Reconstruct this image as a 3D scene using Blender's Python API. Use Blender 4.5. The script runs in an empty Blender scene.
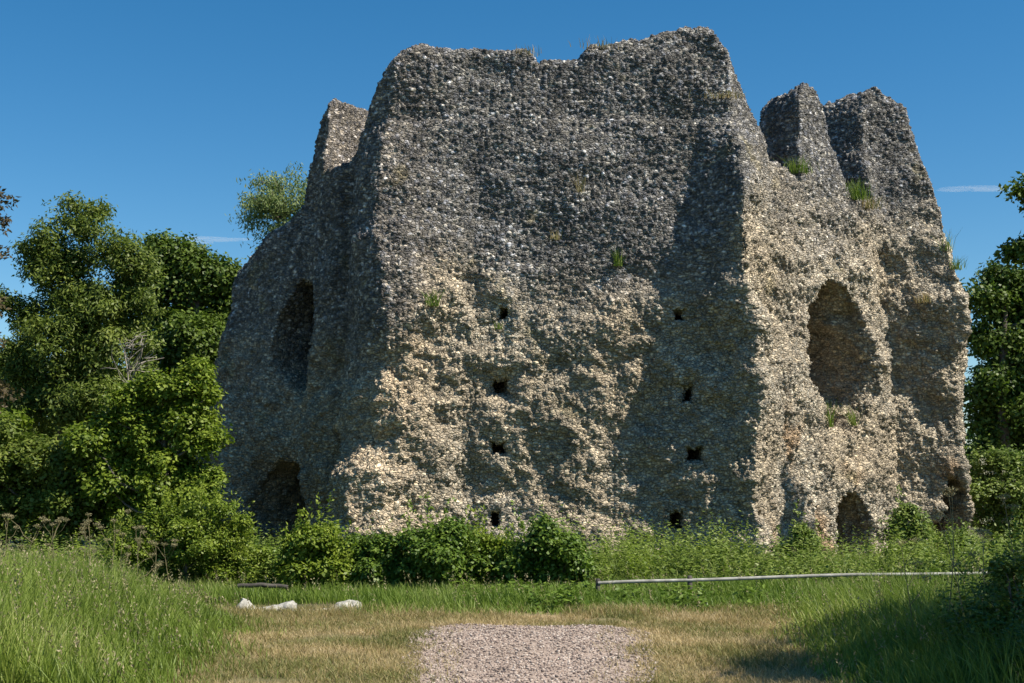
import bpy, math
import numpy as np
R = math.radians
rng = np.random.default_rng(7)
sc = bpy.context.scene
C = bpy.context.scene.collection

# ---------------------------------------------------------------- camera, sky, sun, exposure
F, PITCH, EYE = 1300.0, math.atan(148.5/1300), 1.6
cam = bpy.data.cameras.new('camera'); cam.lens = F/1024*36; cam.sensor_width = 36
cam.clip_start = 0.1; cam.clip_end = 6000
co = bpy.data.objects.new('camera', cam); C.objects.link(co)
co.location = (0, 0, EYE); co.rotation_euler = (math.pi/2+PITCH, 0, 0)
sc.camera = co

SUN_EL, SUN_OFF = R(51), R(23)          # elevation, and how far the sun stands in front of the front wall's plane
sd = np.array([math.cos(SUN_EL)*math.cos(SUN_OFF), -math.cos(SUN_EL)*math.sin(SUN_OFF), math.sin(SUN_EL)])
w = bpy.data.worlds.new('World'); sc.world = w; w.use_nodes = True
nt = w.node_tree; bg = nt.nodes['Background']
sky = nt.nodes.new('ShaderNodeTexSky'); sky.sky_type = 'NISHITA'; sky.sun_disc = False
sky.sun_elevation = SUN_EL; sky.sun_rotation = math.pi/2+SUN_OFF
sky.altitude = 600; sky.air_density = 1.0; sky.dust_density = 0.25; sky.ozone_density = 2.2
hs = nt.nodes.new('ShaderNodeHueSaturation'); hs.inputs['Saturation'].default_value = 1.38
hs.inputs['Hue'].default_value = 0.494
nt.links.new(sky.outputs[0], hs.inputs['Color']); nt.links.new(hs.outputs[0], bg.inputs[0])
bg.inputs[1].default_value = 0.08
sl = bpy.data.lights.new('sun', 'SUN'); sl.energy = 5.0; sl.angle = R(0.53); sl.color = (1.0, 0.925, 0.81)
so = bpy.data.objects.new('sun', sl); C.objects.link(so)
from mathutils import Vector, Matrix
so.rotation_euler = Vector(sd).to_track_quat('Z', 'Y').to_euler()
sc.view_settings.view_transform = 'Standard'; sc.view_settings.look = 'None'
sc.view_settings.exposure = 0.66; sc.view_settings.gamma = 1; sc.view_settings.use_curve_mapping = False
sc.cycles.max_bounces = 6; sc.cycles.diffuse_bounces = 3; sc.cycles.transparent_max_bounces = 8
sc.cycles.volume_bounces = 1
sc.cycles.use_denoising = True; sc.cycles.denoiser = 'OPENIMAGEDENOISE'; sc.cycles.denoising_input_passes = 'RGB_ALBEDO_NORMAL'; sc.cycles.denoising_prefilter = 'ACCURATE'

cp, sp = math.cos(PITCH), math.sin(PITCH)
def ratio(px, py):
    u, v = (px-512)/F, (341.5-py)/F
    dy = cp - v*sp
    return u/dy, (sp + v*cp)/dy
def at(px, py, Y):                       # the place at distance Y that the photo shows at a pixel
    a, b = ratio(px, py)
    return np.array([a*Y, Y, EYE+b*Y])
def mpp(Y): return Y/F

# ---------------------------------------------------------------- noise in numpy
_T = np.random.default_rng(11).random((64, 64, 64)).astype(np.float32)
def vnoise(p, s=1.0, off=0.0):
    q = np.asarray(p, dtype=np.float64)*s + off + 1000.37
    i = np.floor(q).astype(np.int64); f = (q-i).astype(np.float32); f = f*f*(3-2*f)
    i0 = i & 63; i1 = (i+1) & 63
    x0, y0, z0 = i0[..., 0], i0[..., 1], i0[..., 2]; x1, y1, z1 = i1[..., 0], i1[..., 1], i1[..., 2]
    fx, fy, fz = f[..., 0], f[..., 1], f[..., 2]
    a = _T[x0, y0, z0]*(1-fx)+_T[x1, y0, z0]*fx; b = _T[x0, y1, z0]*(1-fx)+_T[x1, y1, z0]*fx
    c = _T[x0, y0, z1]*(1-fx)+_T[x1, y0, z1]*fx; d = _T[x0, y1, z1]*(1-fx)+_T[x1, y1, z1]*fx
    return (a*(1-fy)+b*fy)*(1-fz)+(c*(1-fy)+d*fy)*fz
def fbm(p, s=1.0, o=3, off=0.0):
    t = 0; a = 1; n = 0
    for k in range(o):
        t = t + a*vnoise(p, s*2**k, off+17.3*k); n += a; a *= 0.5
    return t/n - 0.5
def smooth(a, b, x):
    t = np.clip((x-a)/(b-a), 0, 1); return t*t*(3-2*t)
_H = np.random.default_rng(5).random((64, 64, 64, 4)).astype(np.float32)
def voronoi(p, cell, off=0.0):
    q = p/np.array(cell) + off + 1000
    i = np.floor(q).astype(np.int64)
    F1 = np.full(len(p), 9.0, np.float32); F2 = F1.copy(); rid = np.zeros((len(p), 4), np.float32)
    for dx in (-1, 0, 1):
        for dy in (-1, 0, 1):
            for dz in (-1, 0, 1):
                j = i+np.array([dx, dy, dz]); h = _H[j[:, 0] & 63, j[:, 1] & 63, j[:, 2] & 63]
                d = np.sqrt((((j+[0.08, 0.08, 0.27]+np.array([0.84, 0.84, 0.46])*h[:, :3]) - q)**2).sum(1)).astype(np.float32)
                n = d < F1
                F2 = np.where(n, F1, np.minimum(F2, d)); F1 = np.where(n, d, F1)
                rid[n] = h[n]
    return F1, F2, rid

# ---------------------------------------------------------------- mesh helpers
def mesh_np(name, verts, quads=None, tris=None, mat=None, parent=None, attrs=None, smooth_=False, mats=None, midx=None):
    me = bpy.data.meshes.new(name)
    verts = np.asarray(verts, np.float32)
    quads = np.zeros((0, 4), np.int32) if quads is None else np.asarray(quads, np.int32)
    tris = np.zeros((0, 3), np.int32) if tris is None else np.asarray(tris, np.int32)
    nq, ntr = len(quads), len(tris)
    me.vertices.add(len(verts)); me.vertices.foreach_set('co', verts.ravel())
    me.loops.add(nq*4+ntr*3); me.polygons.add(nq+ntr)
    me.loops.foreach_set('vertex_index', np.concatenate([quads.ravel(), tris.ravel()]).astype(np.int32))
    me.polygons.foreach_set('loop_start', np.concatenate([np.arange(nq)*4, nq*4+np.arange(ntr)*3]).astype(np.int32))
    me.polygons.foreach_set('loop_total', np.concatenate([np.full(nq, 4), np.full(ntr, 3)]).astype(np.int32))
    me.update(calc_edges=True)
    if smooth_: me.polygons.foreach_set('use_smooth', np.ones(nq+ntr, bool))
    for k, (ty, data) in (attrs or {}).items():
        a = me.attributes.new(k, ty, 'POINT')
        a.data.foreach_set('color' if ty == 'FLOAT_COLOR' else 'value', np.asarray(data, np.float32).ravel())
    for m in (mats or [mat]):
        if m: me.materials.append(m)
    if midx is not None: me.polygons.foreach_set('material_index', np.asarray(midx, np.int32))
    ob = bpy.data.objects.new(name, me); C.objects.link(ob)
    if parent: ob.parent = parent
    return ob
def local(ob, root):                     # meshes are built in world space; hang one under a thing's Empty without moving it
    ob.parent = root; ob.matrix_parent_inverse = Matrix.Translation(root.location).inverted(); return ob
def tag(o, label=None, cat=None, group=None, kind=None):
    if label: o['label'] = label
    if cat: o['category'] = cat
    if group: o['group'] = group
    if kind: o['kind'] = kind
    return o
def thing(name, label, cat, loc, group=None):
    o = bpy.data.objects.new(name, None); o.location = [float(v) for v in loc]; o.empty_display_size = 0.2
    C.objects.link(o); return tag(o, label, cat, group)

# ---------------------------------------------------------------- materials
def newmat(name):
    m = bpy.data.materials.new(name); m.use_nodes = True; t = m.node_tree
    return m, t, t.nodes['Principled BSDF'], t.nodes['Material Output']
def ramp(t, fac, stops):
    r = t.nodes.new('ShaderNodeValToRGB'); e = r.color_ramp.elements
    while len(e) < len(stops): e.new(0.5)
    for k, (p, c) in enumerate(stops): e[k].position = p; e[k].color = (*c, 1)
    t.links.new(fac, r.inputs[0]); return r.outputs[0]
def noise(t, scale, detail=4, vec=None, rough=0.6):
    n = t.nodes.new('ShaderNodeTexNoise'); n.inputs['Scale'].default_value = scale
    n.inputs['Detail'].default_value = detail; n.inputs['Roughness'].default_value = rough
    if vec is None:
        tc = t.nodes.new('ShaderNodeTexCoord'); vec = tc.outputs['Object']
    t.links.new(vec, n.inputs['Vector']); return n.outputs['Fac']
def mixc(t, fac, a, b, mode='MIX'):
    m = t.nodes.new('ShaderNodeMix'); m.data_type = 'RGBA'; m.blend_type = mode
    for s, v in ((m.inputs[0], fac), (m.inputs[6], a), (m.inputs[7], b)):
        if hasattr(v, 'links'): t.links.new(v, s)
        elif isinstance(v, (int, float)): s.default_value = v
        else: s.default_value = (*v, 1)
    return m.outputs[2]
def bump(t, p, h, strength, dist):
    b = t.nodes.new('ShaderNodeBump'); b.inputs['Strength'].default_value = strength; b.inputs['Distance'].default_value = dist
    t.links.new(h, b.inputs['Height']); t.links.new(b.outputs[0], p.inputs['Normal'])
def attr(t, name):
    a = t.nodes.new('ShaderNodeAttribute'); a.attribute_name = name; return a
def leaf_mat(name, stops, trans=0.35, rough=0.5, tcol=(0.6, 0.9, 0.15), spec=0.3):
    m, t, p, out = newmat(name)
    col = ramp(t, attr(t, 'rnd').outputs['Fac'], stops)
    t.links.new(col, p.inputs['Base Color']); p.inputs['Roughness'].default_value = rough
    p.inputs['Specular IOR Level'].default_value = spec
    tr = t.nodes.new('ShaderNodeBsdfTranslucent'); t.links.new(mixc(t, 0.5, col, mixc(t, 1.0, col, tcol, 'MULTIPLY')), tr.inputs[0])
    sh = t.nodes.new('ShaderNodeMixShader'); sh.inputs[0].default_value = trans
    t.links.new(p.outputs[0], sh.inputs[1]); t.links.new(tr.outputs[0], sh.inputs[2]); t.links.new(sh.outputs[0], out.inputs[0])
    return m
M = {}
m, t, p, _ = newmat('flint_rubble'); M['stone'] = m
a = attr(t, 'stone'); tc = t.nodes.new('ShaderNodeTexCoord')
mp_ = t.nodes.new('ShaderNodeMapping'); mp_.inputs['Scale'].default_value = (1, 1, 1.5); t.links.new(tc.outputs['Object'], mp_.inputs[0])
nz = t.nodes.new('ShaderNodeTexNoise'); nz.inputs['Scale'].default_value = 7; t.links.new(mp_.outputs[0], nz.inputs['Vector'])
va_ = t.nodes.new('ShaderNodeVectorMath'); va_.operation = 'MULTIPLY_ADD'; va_.inputs[1].default_value = (0.09, 0.09, 0.09)
t.links.new(nz.outputs['Color'], va_.inputs[0]); t.links.new(mp_.outputs[0], va_.inputs[2])
def vor(scale, feat):
    v = t.nodes.new('ShaderNodeTexVoronoi'); v.feature = feat; v.inputs['Scale'].default_value = scale; t.links.new(va_.outputs[0], v.inputs['Vector']); return v
v1 = vor(10.5, 'F1'); v2 = vor(10.5, 'DISTANCE_TO_EDGE'); s1 = t.nodes.new('ShaderNodeSeparateColor'); t.links.new(v1.outputs['Color'], s1.inputs[0])
cell = ramp(t, s1.outputs[0], [(0.0, (0.42, 0.43, 0.45)), (0.45, (0.72, 0.72, 0.72)), (0.8, (1.05, 1.03, 1.0)), (0.88, (1.4, 1.38, 1.34)), (1.0, (1.95, 1.9, 1.8))])
joint = ramp(t, v2.outputs['Distance'], [(0.0, (0.42, 0.41, 0.39)), (0.09, (1, 1, 1))])
fine = ramp(t, noise(t, 38, 5), [(0.3, (0.66, 0.66, 0.66)), (0.5, (1, 1, 1)), (0.72, (1.4, 1.38, 1.32))])
soft = mixc(t, 0.45, cell, (0.95, 0.95, 0.95)); cellm = mixc(t, attr(t, 'core').outputs['Fac'], cell, soft)
c1 = mixc(t, 1.0, a.outputs['Color'], cellm, 'MULTIPLY'); c1 = mixc(t, 0.85, c1, joint, 'MULTIPLY')
t.links.new(mixc(t, 1.0, c1, fine, 'MULTIPLY'), p.inputs['Base Color'])
p.inputs['Roughness'].default_value = 0.8; p.inputs['Specular IOR Level'].default_value = 0.3
mm = t.nodes.new('ShaderNodeMath'); mm.operation = 'MULTIPLY_ADD'; mm.inputs[1].default_value = 0.5
mn = t.nodes.new('ShaderNodeMath'); mn.operation = 'MINIMUM'; mn.inputs[1].default_value = 0.22
t.links.new(v2.outputs['Distance'], mn.inputs[0]); ms = t.nodes.new('ShaderNodeMath'); ms.operation = 'MULTIPLY'; ms.inputs[1].default_value = 3.2; t.links.new(mn.outputs[0], ms.inputs[0])
t.links.new(noise(t, 26, 6, rough=0.7), mm.inputs[0]); t.links.new(ms.outputs[0], mm.inputs[2])
bump(t, p, mm.outputs[0], 1.0, 0.06)
m, t, p, _ = newmat('bark'); M['bark'] = m
t.links.new(ramp(t, noise(t, 14, 6), [(0.3, (0.05, 0.04, 0.03)), (0.7, (0.16, 0.13, 0.1))]), p.inputs['Base Color']); p.inputs['Roughness'].default_value = 0.9
bump(t, p, noise(t, 22, 6), 0.7, 0.03)
m, t, p, _ = newmat('pale_bark'); M['pale_bark'] = m
t.links.new(ramp(t, noise(t, 8, 6), [(0.3, (0.16, 0.14, 0.11)), (0.7, (0.42, 0.38, 0.31))]), p.inputs['Base Color']); p.inputs['Roughness'].default_value = 0.9
m, t, p, _ = newmat('ground'); M['ground'] = m
g1 = ramp(t, noise(t, 0.6, 6), [(0.35, (0.045, 0.055, 0.018)), (0.65, (0.11, 0.1, 0.04))])
g2 = ramp(t, noise(t, 30, 6), [(0.35, (0.6, 0.6, 0.55)), (0.65, (1.3, 1.25, 1.1))])
t.links.new(mixc(t, 1.0, g1, g2, 'MULTIPLY'), p.inputs['Base Color']); p.inputs['Roughness'].default_value = 0.95
bump(t, p, noise(t, 25, 6), 0.8, 0.04)
m, t, p, _ = newmat('dry_turf'); M['turf'] = m
g1 = ramp(t, noise(t, 1.3, 6), [(0.38, (0.15, 0.14, 0.055)), (0.62, (0.34, 0.25, 0.14))])
g2 = ramp(t, noise(t, 45, 6), [(0.35, (0.55, 0.55, 0.5)), (0.65, (1.25, 1.2, 1.1))])
t.links.new(mixc(t, 1.0, g1, g2, 'MULTIPLY'), p.inputs['Base Color']); p.inputs['Roughness'].default_value = 0.95
bump(t, p, noise(t, 45, 6), 0.8, 0.03)
m, t, p, _ = newmat('gravel_path'); M['path'] = m
v = t.nodes.new('ShaderNodeTexVoronoi'); v.inputs['Scale'].default_value = 42
tc = t.nodes.new('ShaderNodeTexCoord'); t.links.new(tc.outputs['Object'], v.inputs['Vector'])
sx = t.nodes.new('ShaderNodeSeparateColor'); t.links.new(v.outputs['Color'], sx.inputs[0])
g1 = ramp(t, sx.outputs[0], [(0.0, (0.19, 0.14, 0.11)), (0.5, (0.37, 0.285, 0.23)), (1.0, (0.52, 0.43, 0.365))])
g2 = ramp(t, noise(t, 1.1, 5), [(0.35, (0.8, 0.78, 0.74)), (0.7, (1.1, 1.08, 1.06))])
t.links.new(mixc(t, 1.0, g1, g2, 'MULTIPLY'), p.inputs['Base Color']); p.inputs['Roughness'].default_value = 0.92
bump(t, p, noise(t, 60, 5), 0.8, 0.02)
m, t, p, _ = newmat('pebble'); M['pebble'] = m
t.links.new(ramp(t, attr(t, 'rnd').outputs['Fac'], [(0.0, (0.05, 0.04, 0.036)), (0.25, (0.2, 0.15, 0.125)), (0.7, (0.36, 0.285, 0.235)), (1.0, (0.52, 0.45, 0.385))]), p.inputs['Base Color'])
p.inputs['Roughness'].default_value = 0.85
m, t, p, _ = newmat('limestone'); M['lime'] = m
t.links.new(ramp(t, noise(t, 9, 6), [(0.3, (0.2, 0.19, 0.16)), (0.6, (0.5, 0.48, 0.42))]), p.inputs['Base Color']); p.inputs['Roughness'].default_value = 0.9
bump(t, p, noise(t, 18, 6), 0.6, 0.03)
m, t, p, _ = newmat('weathered_rail'); M['rail'] = m
t.links.new(ramp(t, noise(t, 6, 6), [(0.3, (0.16, 0.155, 0.13)), (0.55, (0.34, 0.33, 0.29)), (0.7, (0.5, 0.48, 0.43))]), p.inputs['Base Color']); p.inputs['Roughness'].default_value = 0.8
m, t, p, _ = newmat('old_wood'); M['wood'] = m
t.links.new(ramp(t, noise(t, 7, 6), [(0.3, (0.035, 0.03, 0.025)), (0.7, (0.11, 0.095, 0.08))]), p.inputs['Base Color']); p.inputs['Roughness'].default_value = 0.9
m, t, p, _ = newmat('dry_stem'); M['stem'] = m
p.inputs['Base Color'].default_value = (0.2, 0.17, 0.08, 1); p.inputs['Roughness'].default_value = 0.8
M['leaf_ash'] = leaf_mat('ash_leaf', [(0, (0.065, 0.1, 0.018)), (0.5, (0.13, 0.18, 0.028)), (1, (0.25, 0.29, 0.06))])
M['leaf_dark'] = leaf_mat('maple_leaf', [(0, (0.045, 0.08, 0.012)), (0.5, (0.09, 0.14, 0.02)), (1, (0.17, 0.23, 0.032))], 0.3)
M['leaf_bright'] = leaf_mat('shrub_leaf', [(0, (0.085, 0.135, 0.014)), (0.5, (0.16, 0.225, 0.022)), (1, (0.28, 0.34, 0.045))], 0.35)
M['leaf_pale'] = leaf_mat('willow_leaf', [(0, (0.13, 0.18, 0.06)), (0.5, (0.2, 0.26, 0.09)), (1, (0.3, 0.35, 0.15))], 0.35)
M['leaf_brown'] = leaf_mat('bronze_leaf', [(0, (0.06, 0.05, 0.025)), (1, (0.13, 0.1, 0.05))], 0.3)
M['leaf_bramble'] = leaf_mat('bramble_leaf', [(0, (0.045, 0.09, 0.012)), (0.5, (0.1, 0.165, 0.022)), (1, (0.2, 0.28, 0.04))], 0.25, 0.45)
M['leaf_nettle'] = leaf_mat('nettle_leaf', [(0, (0.07, 0.12, 0.02)), (0.5, (0.14, 0.2, 0.035)), (1, (0.28, 0.33, 0.08))], 0.3)
M['grass_green'] = leaf_mat('green_grass', [(0, (0.09, 0.13, 0.02)), (0.45, (0.17, 0.24, 0.035)), (0.82, (0.27, 0.33, 0.07)), (1, (0.48, 0.46, 0.2))], 0.35)
M['grass_lush'] = leaf_mat('lush_grass', [(0, (0.09, 0.15, 0.02)), (0.6, (0.17, 0.25, 0.035)), (1, (0.33, 0.36, 0.12))], 0.35)
M['grass_dry'] = leaf_mat('dry_grass', [(0, (0.1, 0.14, 0.03)), (0.3, (0.22, 0.21, 0.07)), (0.6, (0.4, 0.31, 0.15)), (1, (0.62, 0.5, 0.29))], 0.3, tcol=(0.9, 0.85, 0.4))
M['seed'] = leaf_mat('seed_head', [(0, (0.18, 0.17, 0.08)), (1, (0.42, 0.36, 0.2))], 0.3, tcol=(0.9, 0.8, 0.5))
M['flower'] = leaf_mat('cream_flower', [(0, (0.45, 0.45, 0.3)), (1, (0.65, 0.64, 0.5))], 0.3, tcol=(1, 1, 0.8))

# ---------------------------------------------------------------- terrain
def gz(x, y):
    x = np.asarray(x, float); y = np.asarray(y, float)
    z = -0.30*smooth(20.5, 24, y)
    z = z + 0.30*smooth(-2.9, -5.2, x)*smooth(6, 10, y)*(1-smooth(13, 18, y))
    P3 = np.stack([x, y, 0*x], -1)
    z = z + 0.10*(fbm(P3, 0.45, 3))*smooth(8.5, 12, y) + 0.03*fbm(P3, 2.0, 2)
    z = z + 0.9*(fbm(P3, 0.03, 2))*smooth(60, 140, np.hypot(x, y))
    return z
gx = np.sinh(np.linspace(-7.2, 7.2, 301))*2.4; gy = 15+np.sinh(np.linspace(-6.9, 7.2, 301))*2.4
GX, GY = np.meshgrid(gx, gy, indexing='ij')
idx = np.arange(301*301).reshape(301, 301)
q = np.stack([idx[:-1, :-1], idx[1:, :-1], idx[1:, 1:], idx[:-1, 1:]], -1).reshape(-1, 4)
g = mesh_np('ground', np.stack([GX, GY, gz(GX, GY)], -1).reshape(-1, 3), q, mat=M['ground'], smooth_=True)
tag(g, kind='structure')

def path_half(y):                        # left and right edge of the gravel
    yy = np.asarray(y, float)
    l = np.interp(yy, [0, 9, 10.8, 14.9, 15.3, 15.6], [-1.1, -0.92, -0.88, -1.0, -0.9, -0.65])
    r = np.interp(yy, [0, 9, 10.8, 14.7, 15.2, 15.6], [1.25, 1.12, 1.06, 1.5, 1.4, 1.0])
    n = lambda o: 0.3*fbm(np.stack([yy*0, yy, yy*0+o], -1), 1.1, 3)+0.1*fbm(np.stack([yy*0, yy, yy*0+o], -1), 9, 2)
    return l+n(3.3), r+n(8.8)
END = 15.6
py_ = np.linspace(0, END, 260); us = np.linspace(0, 1, 90)
l, r = path_half(py_)
PX = l[:, None]+(r-l)[:, None]*us[None]; PY = py_[:, None]+0*PX
PY = PY + (np.clip((PY-END+1)/1, 0, 1)*0.6*fbm(np.stack([PX, PX*0, PX*0+4], -1), 2.2, 3))
edge = np.minimum(us, 1-us)[None]+0*PX
PZ = gz(PX, PY)+0.012+0.012*fbm(np.stack([PX, PY, 0*PX], -1), 9, 3) - 0.03*(edge < 0.005)
idx = np.arange(PX.size).reshape(PX.shape)
q = np.stack([idx[:-1, :-1], idx[:-1, 1:], idx[1:, 1:], idx[1:, :-1]], -1).reshape(-1, 4)
tag(mesh_np('path', np.stack([PX, PY, PZ], -1).reshape(-1, 3), q, mat=M['path'], smooth_=True), kind='structure')
def on_path(x, y, m=0.0):
    l, r = path_half(y); return (x > l+m) & (x < r-m) & (y < END-m*0.5)

# dry turf sheet under the short grass, either side of the path
TX, TY = np.meshgrid(np.linspace(-6, 6, 160), np.linspace(3, 17.6, 190), indexing='ij')
wob = 0.5*fbm(np.stack([TX, TY, 0*TX], -1), 0.9, 3)
TYw = TY+np.clip((TY-16)/1.6, 0, 1)*wob
keep = (TX > -5.2) & (TX < 3.9+wob)
idx = np.arange(TX.size).reshape(TX.shape)
q = np.stack([idx[:-1, :-1], idx[1:, :-1], idx[1:, 1:], idx[:-1, 1:]], -1).reshape(-1, 4)
q = q[keep.ravel()[q].all(1)]
tag(mesh_np('turf', np.stack([TX, TYw, gz(TX, TYw)+0.004], -1).reshape(-1, 3), q, mat=M['turf'], smooth_=True), kind='structure')

# ---------------------------------------------------------------- the keep
CX, CY = 1.2, 37.3
def polysdf(X, Y, P):
    d = np.full(X.shape, 1e9); s = np.ones(X.shape)
    n = len(P); j = n-1
    for i in range(n):
        ex, ey = P[j][0]-P[i][0], P[j][1]-P[i][1]
        wx, wy = X-P[i][0], Y-P[i][1]
        tt = np.clip((wx*ex+wy*ey)/(ex*ex+ey*ey), 0, 1)
        d = np.minimum(d, (wx-ex*tt)**2+(wy-ey*tt)**2)
        c1 = Y >= P[i][1]; c2 = Y < P[j][1]; c3 = ex*wy > ey*wx
        s = np.where((c1 & c2 & c3) | (~c1 & ~c2 & ~c3), -s, s)
        j = i
    return s*np.sqrt(d)
BASE = [(-2.75, 28.2), (5.05, 28.2), (10.35, 33.4), (10.5, 41.2), (5.0, 46.5), (-2.7, 46.5), (-7.5, 41.0), (-7.3, 33.6)]
def section(z):
    """outline of the keep at a height: eight walls with worn spurs at the corners"""
    k = np.clip(z/11.5, 0, 1)
    ins = 0.38*k + 0.05*float(z > 9.85)
    def s(p, e=0.0):
        v = np.array(p)-[CX, CY]; return tuple(np.array([CX, CY])+v*(1-(ins+e)/9.5))
    fr = float(np.interp(z, [0, 3, 5, 6.5, 8.6, 9.2, 9.9], [0.85, 0.75, 0.9, 1.0, 0.72, 0.4, 0.0]))      # front right spur
    xs = float(np.interp(z, [0, 4.5, 6.5, 8, 9.5], [2.9, 3.0, 3.6, 4.15, 4.4]))
    fl = float(np.interp(z, [0, 3, 6.5, 8.5, 10.0], [1.25, 0.9, 0.72, 0.4, 0.05]))       # front left spur
    rr = float(np.interp(z, [0, 2, 3.3, 4.6, 5.7, 6.4, 7.4, 8.6, 10, 12], [0.8, 0.8, 0.8, 0.95, 1.12, 1.1, 0.9, 0.8, 0.6, 0.3]))          # right-hand spur
    ll = float(np.interp(z, [0, 2.3, 4, 6, 9], [0.95, 1.2, 0.85, 0.3, 0.0]))
    wl = float(np.interp(z, [0, 1.5, 2.6, 4.0, 5.2, 6.8, 8.5, 11], [-0.42, -0.45, -0.25, 0.08, 0.0, -0.38, -0.15, 0.0]))
    wr = float(np.interp(z, [0, 1.2, 2.4, 3.6, 5.2, 7, 9, 11], [0.12, 0.0, -0.12, 0.15, -0.15, 0.08, 0.0, 0.0]))
    pts = [
        s((-0.9, 28.3)), s((xs, 28.35)), s((xs+(5.15-xs)*0.5, 28.28-0.38*fr)), (s((5.15, 28.2))[0]+0.1*fr+wr, s((5.15, 28.2))[1]-fr),
        s((6.0, 28.95)), s((8.6, 31.55)), s((9.7, 32.75)), (s((10.2, 33.2))[0]+1.25*rr, s((10.2, 33.2))[1]-0.75*rr),
        (s((10.6, 34))[0]+1.3*rr, s((10.6, 34))[1]+0.2*rr), s((10.45, 35.6)),
        s((10.5, 41.2)), s((5.0, 46.5)), s((-2.7, 46.5)), s((-7.5, 41.0)),
        s((-7.4, 35.0)), (s((-7.3, 33.6))[0]-0.8*ll, s((-7.3, 33.6))[1]-0.4*ll), s((-6.4, 32.4)),
        s((-5.15, 31.5)), s((-4.75, 31.0)), s((-4.75, 30.05)), s((-4.2, 29.55)), s((-3.75, 29.5)), (s((-3.15, 28.6))[0]-0.10*fl-0.1+wl, s((-3.15, 28.6))[1]-0.5*fl), (s((-2.85, 28.3))[0]+wl, s((-2.85, 28.3))[1]-0.8*fl), (s((-2.2, 28.3))[0]+wl*0.8, s((-2.2, 28.3))[1]-0.72*fl)]
    return pts
# ragged top: (pixel column on the outer face, pixel row) read along each wall
def hit(px, row, off=0.25):
    a, b = ratio(px, row)
    P = [(CX+(x-CX)*(1-off/9.5), CY+(y-CY)*(1-off/9.5)) for x, y in BASE]
    best = None
    for i in (7, 0, 1):
        x0, y0 = P[i]; x1, y1 = P[(i+1) % 8]
        den = (x1-x0)-a*(y1-y0)
        tt = (a*y0-x0)/den
        if -0.02 <= tt <= 1.02:
            y = y0+(y1-y0)*tt
            if best is None or y < best[1]: best = (a*y, y, EYE+b*y)
    return best
prof = [(232, 300), (240, 283), (252, 262), (270, 240), (286, 222), (294, 205), (299, 165), (304, 130), (308, 112), (312, 106), (326, 104),
        (328, 128), (331, 178), (350, 172), (362, 130), (376, 95), (388, 66), (398, 49), (412, 44), (470, 46), (525, 47), (543, 63), (583, 62),
        (598, 46), (640, 37), (700, 30), (724, 33), (738, 62), (750, 96), (762, 128), (775, 165), (801, 180), (804, 98), (807, 88), (813, 85), (819, 91), (825, 107), (829, 122), (837, 170),
        (848, 200), (872, 207), (872, 190), (874, 118), (877, 101), (881, 95)]
tt_, zz_ = [], []
for px, row in prof:
    h = hit(px, row)
    if h is None: continue
    tt_.append(math.atan2(h[0]-CX, -(h[1]-CY))); zz_.append(h[2])
o = np.argsort(tt_); tt_ = np.array(tt_)[o]; zz_ = np.array(zz_)[o]
tt_ = np.concatenate([[-math.pi, R(-140), R(-100), R(-78)], tt_, [R(64.2), R(66), R(68), R(71), R(74), R(78), R(82), R(95), R(140), math.pi]])
zz_ = np.concatenate([[4.0, 5.0, 4.5, 5.2], zz_, [11.75, 11.35, 10.7, 9.8, 9.0, 7.8, 6.5, 5.5, 5.0, 4.0]])

def opening(L, x0, y0, nx, ny, w0, w1, zb, zt, X, Y, z, depth=3.6, lean=0.0):
    """signed distance of a splayed, arch-headed hole driven into a wall (in plan axes u along the wall, v inwards)"""
    ux, uy = -ny, nx
    u = (X-x0)*ux+(Y-y0)*uy; v = -((X-x0)*nx+(Y-y0)*ny)
    zc = (zb+zt)/2; hh = (zt-zb)/2
    f = np.clip((v+0.3)/depth, 0, 1); half = (w0*(1-f)+w1*f)/2*1.06
    u = u - lean*(z-zc)
    half = half*(1-0.34*smooth(0.25, 1.0, (zc-z)/hh))*(1-0.25*smooth(0.3, 1.0, (z-zc)/hh))
    e = np.sqrt((u/half)**2+np.abs((z-zc)/hh)**2.2*1.0+1e-9)-1
    d = e*np.minimum(half, hh)
    return np.maximum(d, np.maximum(-v-1.6, v-depth))
S2 = math.sqrt(0.5)
def holes():
    H = []
    def add(px, row_t, row_b, w0, w1, n, depth, Yd, lean=0.0, plunge=0):
        p = at(px, (row_t+row_b)/2, Yd); zt = at(px, row_t, Yd)[2]; zb = at(px, row_b, Yd)[2]
        H.append((p[0], p[1], n[0], n[1], w0, w1, zb-plunge, zt, depth, lean))
    add(844, 280, 434, 3.15, 2.0, (S2, -S2), 3.8, 31.15, -0.1)
    add(849, 488, 560, 1.75, 1.3, (S2, -S2), 2.8, 31.3, 0, 0.9)
    add(936, 470, 560, 1.0, 0.8, (0.35, -0.94), 1.6, 33.2, 0, 0.5)
    add(287, 274, 406, 2.3, 1.7, (-S2, -S2), 2.9, 31.2, -0.05)
    add(277, 456, 560, 3.1, 3.0, (-S2, -S2), 3.0, 31.4, 0, 1.3)
    return H
HOLES = holes()
PUT = [(500, 313), (683, 315), (498, 385), (685, 395), (498, 447), (692, 452), (497, 518), (672, 519)]
PUTW = []
for k, (px, row) in enumerate(PUT):
    q_ = at(px, row, 28.2); PUTW.append((q_[0], q_[2]+0.0, 0.13+0.06*((k*7) % 3)/2, 0.14+0.07*((k*5) % 4)/3))

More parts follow.
